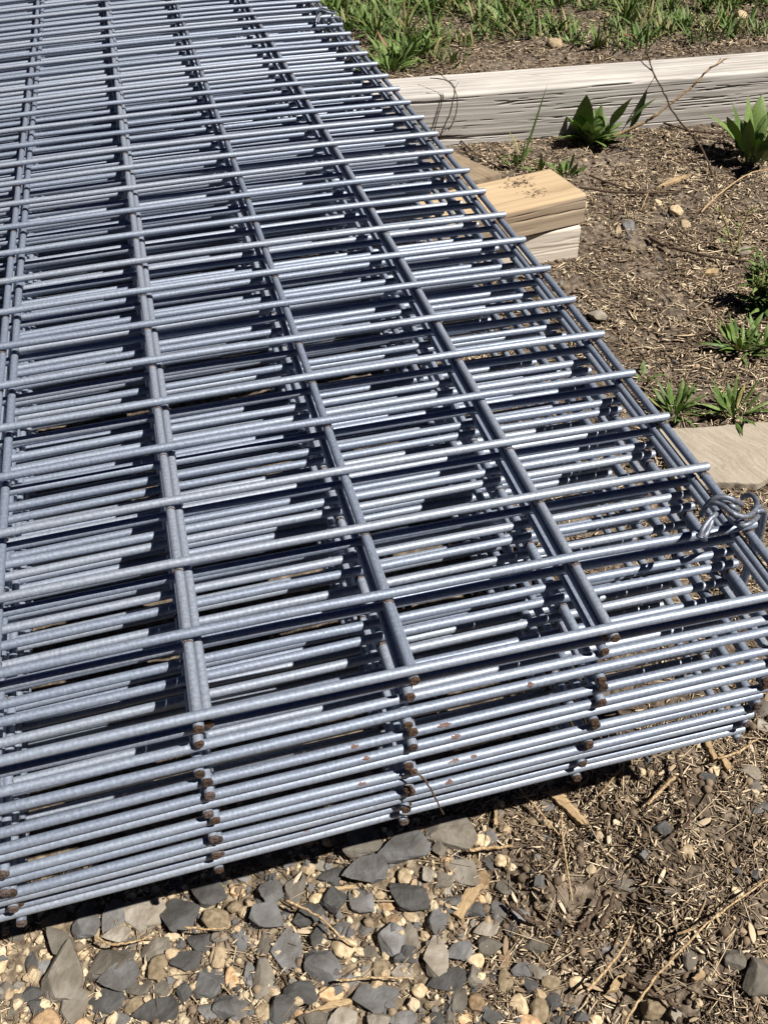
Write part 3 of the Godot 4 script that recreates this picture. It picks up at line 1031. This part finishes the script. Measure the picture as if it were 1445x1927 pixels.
# ---------------------------------------------------------------- twigs and stalks
func build_twigs():
	var info := {
		"forked": ["twig", "dark dead twig leaning from the soil against the timber, crossing the pale stalk", 1], "stalk": ["dry_stalk", "thick pale broken stalk leaning up in front of the timber", 0],
		"stem": ["twig", "thin straight dark stem standing beside the leafy weed at the timber", 1], "vine": ["twig", "dry crooked vine hanging over the timber near the stack", 1],
		"vineb": ["twig", "second strand of dry vine coming over the timber's top", 1], "grd1": ["twig", "brown twig on the soil below the dry vine", 1],
		"grd2": ["twig", "dark stick on the soil right of the tan block", 1], "grd3": ["twig", "thin twig just above the dark stick by the block", 1],
		"grd4": ["twig", "long grey brown stick running to the right edge", 1], "grd5": ["dry_stalk", "pale curved stalk rising off the soil at right", 0],
		"grd6": ["twig", "dark twig along the foot of the timber at right", 1], "long": ["dry_stalk", "longest pale straw stalk, slanting up across the lower right mulch", 0],
		"bent": ["twig", "brown stem bent at a knee in the lower right mulch", 1], "straw1": ["dry_stalk", "straight straw lying beside the long wood splinter", 0],
		"straw2": ["dry_stalk", "grey straw leaning out from under the stack's front", 0], "straw3": ["dry_stalk", "thick short straw below the stack's right corner", 0],
		"straw4": ["dry_stalk", "thin straw running down from the end of the straight straw", 0], "straw5": ["dry_stalk", "long straw lying over the dark gravel", 0],
		"straw6": ["dry_stalk", "curved straw near the short tapering wood chip", 0], "straw7": ["twig", "dark stem crossing under the longest straw at the bottom", 1],
		"straw8": ["dry_stalk", "bowed straw over the gravel at left", 0], "straw9": ["dry_stalk", "straw beside the largest olive grey stone", 0],
		"root": ["twig", "crooked root at the edge of gravel and mulch", 1], "root2": ["twig", "left one of two short thick root ends in the mulch", 1], "root3": ["twig", "right one of two short thick root ends in the mulch", 1],
		"hang": ["twig", "fine wiry root hanging from the stack's front to the stones", 1], "straw10": ["dry_stalk", "short straw over the stones under the stack's shadow at left", 0],
		"straw11": ["dry_stalk", "thin straw above the squarish dark stone at the bottom", 0], "straw12": ["dry_stalk", "tiny straw standing by the stick right of the block", 0],
		"straw13": ["dry_stalk", "pale split straw under the stack's front right corner", 0], "straw14": ["dry_stalk", "short straw touching the longest straw", 0]}
	var fork: Node3D
	for k in TWIGS:
		var r: float = TWIGS[k][0] * 0.001
		var c := []
		for p in TWIGS[k][1]: c.append(p * 0.001)
		var path := smooth_path(c, 6)
		var rad := PackedFloat32Array()
		for i in path.size():
			var u := float(i) / (path.size() - 1)
			var node := 1.0 + (0.35 if i % 5 == 2 else 0.0) * rng.randf()
			rad.append(r * lerpf(1.05, 0.6, u) * node * rng.randf_range(0.88, 1.1))
			path[i] += Vector3(rng.randfn(), rng.randfn() * 0.6, rng.randfn()) * r * 0.3
		var base := path[0]
		for i in path.size(): path[i] -= base
		var mesh := tube(path, rad, 7, 0.2)
		if k == "forkedb":
			var o := part("side_shoot", mesh, M.bark, fork)
			o.position = base - fork.position
			continue
		var t := thing(info[k][0], base, info[k][1], "twig" if info[k][2] == 1 else "stalk", "dead twigs and stalks")
		part("stem", mesh, M.bark if info[k][2] == 1 else M.stalk, t)
		if k == "forked": fork = t
		if k == "stalk":
			# frayed tip
			for q in 7:
				var a := path[path.size() - 1]
				var e := a + Vector3(rng.randf_range(-0.004, 0.012), rng.randf_range(-0.003, 0.008), rng.randf_range(-0.005, 0.005))
				part("fibre", tube(PackedVector3Array([a - Vector3(0.004, 0.004, 0), (a + e) * 0.5 + Vector3(0, 0.001, 0), e]), PackedFloat32Array([0.0007, 0.0006, 0.0003]), 5), M.stalk, t)
		if k in ["vine", "vineb", "forked", "bent", "grd6", "grd2"]:
			for q in 4:
				var i := rng.randi_range(3, path.size() - 3)
				var a := path[i]
				var e := a + Vector3(rng.randf_range(-0.016, 0.016), rng.randf_range(0.0, 0.012), rng.randf_range(-0.004, 0.010))
				part("side_shoot", tube(PackedVector3Array([a, (a + e) * 0.5 + Vector3(0.001, 0.001, 0), e]), PackedFloat32Array([r * 0.5, r * 0.4, r * 0.25]), 5), M.bark, t)

# ---------------------------------------------------------------- plants
var leaf_meshes := []
var blade_meshes := []
func leaf_mesh(width: float, curl: float, wave: float, stalk: float) -> ArrayMesh:
	# 1 long along +y, bending towards +z, folded along its midrib
	var v := PackedVector3Array()
	var t := PackedInt32Array()
	var n := 9
	for i in n + 1:
		var u := float(i) / n
		var w := 0.018
		if u > stalk:
			var q := (u - stalk) / (1.0 - stalk)
			w = maxf(width * pow(sin(PI * pow(q, 0.72)), 0.85), 0.012 if i < n else 0.004)
		var c := Vector3(0, u - 0.18 * curl * u * u, curl * 0.55 * u * u)
		var side := wave * sin(u * 9.0) * w
		v.append(c + Vector3(-w, 0, w * 0.35 + side))
		v.append(c)
		v.append(c + Vector3(w, 0, w * 0.35 - side))
	for i in n:
		for q in 2:
			var a := i * 3 + q
			t.append_array([a, a + 1, a + 3, a + 3, a + 1, a + 4])
	return commit(v, t)

func add_leaf(t: Node3D, at: Vector3, yaw: float, lean: float, size: float, fat: float, m: Material):
	var o := part("leaf", leaf_meshes[rng.randi() % leaf_meshes.size()], m, t)
	var b := Basis(Vector3.UP, yaw) * Basis(Vector3.RIGHT, lean) * Basis(Vector3.UP, rng.randf_range(-0.6, 0.6))
	o.transform = Transform3D(b * Basis.from_scale(Vector3(size * fat, size, size)), at)

func weed(x: float, z: float, leaves: int, size: float, spread: float, label: String, group := "", red := 0.06, fat := 1.0):
	var t := thing("leafy_weed", Vector3(x, ground_y(x, z) - 0.002, z), label, "weed", group)
	for i in leaves:
		var yaw := rng.randf() * TAU
		var u := rng.randf()
		var lean := (0.12 + u * spread)
		var mk := "leaf%d" % [0, 0, 1, 1, 2][rng.randi() % 5]
		if rng.randf() < red: mk = "leaf%d" % [3, 4, 4][rng.randi() % 3]
		var off := Vector3(sin(yaw), 0, cos(yaw)) * rng.randf_range(0.0, size * 0.22)
		add_leaf(t, off, yaw, lean, size * rng.randf_range(0.55, 1.1), fat * rng.randf_range(0.85, 1.2), M[mk])
	return t

func stemmed(x: float, z: float, tall: float, stems: int, per: int, size: float, label: String, group := ""):
	# a weed with upright stems that carry leaves along their length
	var t := thing("stemmed_weed", Vector3(x, ground_y(x, z) - 0.002, z), label, "weed", group)
	for s in stems:
		var yaw := rng.randf() * TAU
		var out := rng.randf_range(0.15, 0.6)
		var h := tall * rng.randf_range(0.6, 1.05)
		var path := PackedVector3Array()
		var rad := PackedFloat32Array()
		for i in 6:
			var u := i / 5.0
			path.append(Vector3(sin(yaw) * out * h * u, h * u * (1.0 - 0.15 * u * out), cos(yaw) * out * h * u) + Vector3(rng.randfn(), 0, rng.randfn()) * 0.001)
			rad.append(lerpf(0.0013, 0.0007, u))
		part("stem", tube(path, rad, 6), M.leaf4, t)
		for k in per:
			var u := (k + rng.randf()) / per
			var p := path[int(u * 4.99)].lerp(path[mini(int(u * 4.99) + 1, 5)], fmod(u * 4.99, 1.0))
			add_leaf(t, p, rng.randf() * TAU, rng.randf_range(0.4, 1.1), size * rng.randf_range(0.6, 1.1) * (1.1 - 0.4 * u), 1.0, M["leaf%d" % (rng.randi() % 3)])
	return t

func grass_tuft(x: float, z: float, blades: int, size: float, label: String, group := ""):
	var t := thing("grass_tuft", Vector3(x, ground_y(x, z) - 0.002, z), label, "grass tuft", group)
	for i in blades:
		var o := part("blade", blade_meshes[rng.randi() % blade_meshes.size()], M["leaf%d" % [0, 2, 2, 1, 4][rng.randi() % 5]], t)
		var l := size * rng.randf_range(0.5, 1.1)
		var b := Basis(Vector3.UP, rng.randf() * TAU) * Basis(Vector3.RIGHT, rng.randf_range(0.05, 0.55))
		o.transform = Transform3D(b * Basis.from_scale(Vector3(0.03, l, l)), Vector3(rng.randfn(), 0, rng.randfn()) * 0.003)
	return t

func build_plants():
	for k in 5: leaf_meshes.append(leaf_mesh([0.085, 0.105, 0.07, 0.12, 0.09][k], [0.15, 0.5, 0.8, 0.3, 1.1][k], [0.1, 0.25, 0.15, 0.3, 0.2][k], [0.3, 0.25, 0.35, 0.2, 0.15][k]))
	for k in 3: blade_meshes.append(leaf_mesh(0.05, [0.2, 0.6, 1.1][k], 0.05, 0.0))
	# in front of the timber
	var t: Node3D = weed(0.552, -1.022, 60, 0.056, 0.5, "leafy green sorrel growing at the foot of the timber", "", 0.0, 1.6)
	for e in [[-0.016, -0.3, 0.05, 0.088], [0.022, 0.4, 0.04, 0.098], [0.040, 0.9, 0.12, 0.085], [0.052, 1.2, 0.2, 0.08]]:
		add_leaf(t, Vector3(e[0], 0, 0.0), e[1], e[2], e[3], 1.35, M.leaf0)
	weed(0.420, -0.978, 7, 0.036, 0.6, "small leafy weed at the timber below a tall dark grass blade")
	t = grass_tuft(0.432, -0.99, 5, 0.06, "few upright grass blades at the timber near the stack")
	var o := part("blade", blade_meshes[0], M.leaf2, t)
	o.transform = Transform3D(Basis(Vector3.FORWARD, 0.25) * Basis.from_scale(Vector3(0.035, 0.115, 0.02)), Vector3.ZERO)
	weed(0.474, -0.930, 18, 0.036, 0.95, "low leafy weed just behind the tan block")
	weed(0.447, -0.955, 9, 0.030, 0.9, "smallest leafy weed between tan block and timber")
	weed(0.742, -0.900, 30, 0.088, 0.45, "tall sorrel with upright leaves at the right edge, before the timber", "", 0.0, 1.15)
	weed(0.785, -0.932, 9, 0.045, 1.0, "spreading low weed at the right edge by the timber")
	stemmed(0.578, -0.655, 0.070, 2, 4, 0.026, "sparse thin stemmed weed with open leaves at right")
	stemmed(0.541, -0.530, 0.072, 18, 9, 0.032, "bushy stemmed weed at the right edge, above the others")
	weed(0.480, -0.466, 34, 0.048, 0.75, "weed with upright narrow leaves at the right edge, below the bushy one", "", 0.04, 0.7)
	weed(0.505, -0.462, 24, 0.042, 0.85, "leafy weed touching the right edge beside the upright one", "", 0.05, 0.75)
	weed(0.366, -0.385, 44, 0.034, 0.95, "low spreading weed between the stack's edge and the plywood", "", 0.06, 0.65)
	weed(0.420, -0.368, 26, 0.044, 0.8, "weed with long splayed leaves at the plywood's upper edge", "", 0.06, 0.65)
	weed(0.360, -0.443, 5, 0.022, 0.8, "tiny weed against the stack's right edge above the plywood")
	# behind the timber
	var g := "weeds growing behind the timber"
	weed(0.302, -1.235, 44, 0.052, 0.6, "leafy clump right behind the timber's left end", g, 0.02, 0.62)
	weed(0.326, -1.275, 46, 0.060, 0.6, "tall leafy clump behind the one at the timber's left end", g, 0.02, 0.62)
	weed(0.402, -1.238, 4, 0.030, 0.6, "tiny weed at the timber's back edge", g, 0.1)
	weed(0.395, -1.31, 12, 0.04, 1.1, "flat reddish weed on the soil behind the timber", g, 0.35, 0.7)
	weed(0.277, -1.42, 7, 0.05, 0.4, "small weed beside the stack's far edge", g)
	var spots := []
	var made := []
	var tries := 0
	while spots.size() < 125 and tries < 6000:
		tries += 1
		var x := rng.randf_range(0.27, 1.20)
		var z := rng.randf_range(-1.85, -1.225)
		# bare soil shows in the middle, near the timber
		var bare := 0.13 * ss(0.37, 0.42, x) * ss(0.62, 0.54, x) + 0.035 * ss(0.62, 0.8, x)
		if z > timber_z(x) - 0.15 - bare: continue
		if n_low.get_noise_2d(x * 1.2 + 5.0, z * 1.2) < -0.16: continue
		var ok := true
		for s in spots:
			if s.distance_to(Vector2(x, z)) < 0.036: ok = false
		if ok: spots.append(Vector2(x, z))
	for s in spots:
		var row := "front row of" if s.y > -1.38 else ("second row of" if s.y > -1.5 else ("third row of" if s.y > -1.65 else ("fourth row of" if s.y > -1.75 else "far row of")))
		if rng.randf() < 0.7: made.append(weed(s.x, s.y, rng.randi_range(20, 30), rng.randf_range(0.032, 0.06), 0.7, "leafy weed in the %s growth behind the timber" % row, g, 0.03, rng.randf_range(0.5, 0.8)))
		else: made.append(grass_tuft(s.x, s.y, rng.randi_range(16, 26), rng.randf_range(0.05, 0.10), "grass tuft in the %s growth behind the timber" % row, "grass tufts behind the timber"))
	tell_apart(made)
	# short grass between them
	var xf := []
	var cols := []
	while xf.size() < 9000:
		var x := rng.randf_range(0.25, 1.3)
		var z := rng.randf_range(-2.1, -1.2)
		var bare := 0.10 * ss(0.40, 0.48, x) * ss(0.70, 0.58, x)
		if z > timber_z(x) - 0.14 - bare: continue
		if n_low.get_noise_2d(x * 1.2 + 5.0, z * 1.2) < -0.1: continue
		var l := rng.randf_range(0.015, 0.05)
		var b := Basis(Vector3.UP, rng.randf() * TAU) * Basis(Vector3.RIGHT, rng.randf_range(0.05, 0.9)) * Basis.from_scale(Vector3(l * 0.8, l, l))
		xf.append(Transform3D(b, Vector3(x, ground_y(x, z), z)))
		var c: Color = [Color(0.07, 0.13, 0.03), Color(0.10, 0.16, 0.04), Color(0.05, 0.09, 0.025), Color(0.20, 0.17, 0.08), Color(0.13, 0.15, 0.06)][rng.randi() % 5]
		cols.append(c)
	scatter("short_grass", blade_meshes[1], xf, cols, M.blade, "short thin grass growing on the soil behind the timber", "grass")

# ---------------------------------------------------------------- tie wires
func build_ties():
	var base := Vector3(0.205, 0.0, -0.05)
	var t := thing("tie_wire", base, "dark twisted loop of tie wire at the stack's near right corner", "wire", "wires tying the stack")
	for k in TIE.size():
		var c := []
		for p in TIE[k]: c.append(p * 0.0001 + Vector3(0, 0.0035, 0) - base)
		var path := smooth_path(c, 6)
		var rad := PackedFloat32Array()
		for i in path.size(): rad.append(0.00145)
		if k < 2:
			for i in 4: rad[i] = 0.0026 - i * 0.0003
		part("strand", tube(path, rad, 10, 0.3), M.tie, t)
	# where it goes round the edge rods, down the side of the stack
	for s in [-0.0035, 0.0]:
		var c := [Vector3(0.0, 0.006, s), Vector3(0.0075, 0.001, s - 0.001), Vector3(0.0085, -0.03, s), Vector3(0.006, -0.075, s + 0.001), Vector3(0.003, -0.128, s), Vector3(-0.008, -0.138, s), Vector3(-0.02, -0.13, s)]
		var path := smooth_path(c, 5)
		var rad := PackedFloat32Array()
		for i in path.size(): rad.append(0.00145)
		part("strand", tube(path, rad, 8, 0.3), M.tie, t)
	var u := t.duplicate()
	u.name = numbered("tie_wire")
	add_child(u)
	u.position = Vector3(0.202, sag_z(-1.12) + sag_x(0.2), -1.128)
	u.rotation.y = 0.35
	u.set_meta("label", "dark twisted loop of tie wire at the stack's far right edge")

# ---------------------------------------------------------------- ground
func spread(a: float, b: float, fine0: float, fine1: float, step: float) -> PackedFloat32Array:
	var o := PackedFloat32Array()
	var left := []
	var s := step
	var x := fine0
	while x > a:
		s *= 1.35
		x -= s
		left.append(maxf(x, a))
	left.reverse()
	for q in left: o.append(q)
	x = fine0
	while x < fine1:
		o.append(x)
		x += step
	s = step
	while x < b:
		o.append(x)
		s *= 1.35
		x += s
	o.append(b)
	return o

func build_ground():
	var xs := spread(-30.0, 30.0, -0.32, 1.05, 0.0042)
	var zs := spread(-40.0, 20.0, -1.72, 0.21, 0.0042)
	var v := PackedVector3Array()
	var c := PackedColorArray()
	var t := PackedInt32Array()
	var nx := xs.size()
	for z in zs:
		for x in xs:
			v.append(Vector3(x, ground_y(x, z), z))
			var a := n_mid.get_noise_2d(x * 1.7 + 9.0, z * 1.7) * 0.5 + 0.5
			var b := n_low.get_noise_2d(x + 20.0, z) * 0.5 + 0.5
			var col := Color(0.10, 0.083, 0.067).lerp(Color(0.215, 0.18, 0.145), a)
			col = col.lerp(Color(0.30, 0.255, 0.205), clampf(b * 1.3 - 0.45, 0.0, 0.6))
			col = col.lerp(Color(0.33, 0.28, 0.205), gravelly(Vector2(x, z)) * 0.7)
			c.append(col)
	for j in zs.size() - 1:
		for i in nx - 1:
			var a := j * nx + i
			t.append_array([a, a + nx, a + 1, a + 1, a + nx, a + nx + 1])
	var o := part("ground", commit(v, t, c), M.soil, self)
	o.set_meta("kind", "structure")
	o.set_meta("label", "brown bare soil under and around the stack")
# ---------------------------------------------------------------- scene
func _ready():
	rng.seed = 20240611
	var cam := Camera3D.new()
	cam.name = "camera"
	add_child(cam)
	cam.position = Vector3(-0.075482, 0.359157, 0.277121)
	cam.rotation_order = EULER_ORDER_YXZ
	cam.rotation = Vector3(-0.736041, -0.226406, -0.028507)
	cam.fov = 55.889
	cam.near = 0.02
	cam.far = 200.0
	cam.current = true

	var we := WorldEnvironment.new()
	we.name = "environment"
	var env := Environment.new()
	env.background_mode = Environment.BG_SKY
	var sm := ProceduralSkyMaterial.new()
	sm.sky_top_color = Color(0.10, 0.26, 0.74)
	sm.sky_horizon_color = Color(0.46, 0.64, 0.92)
	sm.sky_curve = 0.12
	sm.ground_horizon_color = Color(0.40, 0.36, 0.30)
	sm.ground_bottom_color = Color(0.24, 0.19, 0.14)
	sm.sky_energy_multiplier = 0.22
	sm.ground_energy_multiplier = 0.22
	sm.sun_angle_max = 1.0
	var sky := Sky.new()
	sky.sky_material = sm
	env.sky = sky
	env.tonemap_mode = Environment.TONE_MAPPER_LINEAR
	env.tonemap_exposure = 1.82
	env.sdfgi_enabled = true
	env.ssao_enabled = true
	env.ssil_enabled = true
	we.environment = env
	add_child(we)

	var sun := DirectionalLight3D.new()
	sun.name = "sun"
	sun.light_energy = 1.6
	sun.light_color = Color(1.0, 0.965, 0.91)
	sun.light_angular_distance = 0.53
	sun.shadow_enabled = true
	add_child(sun)
	sun.look_at_from_position(Vector3.ZERO, Vector3(-0.52, -1.0, -0.43), Vector3.UP)

	for e in [[n_low, 3, 5.0], [n_mid, 7, 26.0], [n_fine, 13, 95.0], [grain, 11, 1.0]]:
		e[0].seed = e[1]
		e[0].frequency = e[2]
		e[0].fractal_octaves = 3
	make_materials()
	build_ground()
	build_wood()
	make_rods()
	var sheets := []
	for k in SHEETS.size(): sheets.append(build_sheet(k))
	rust_patches(sheets)
	build_ties()
	build_stones()
	build_litter()
	build_twigs()
	build_plants()
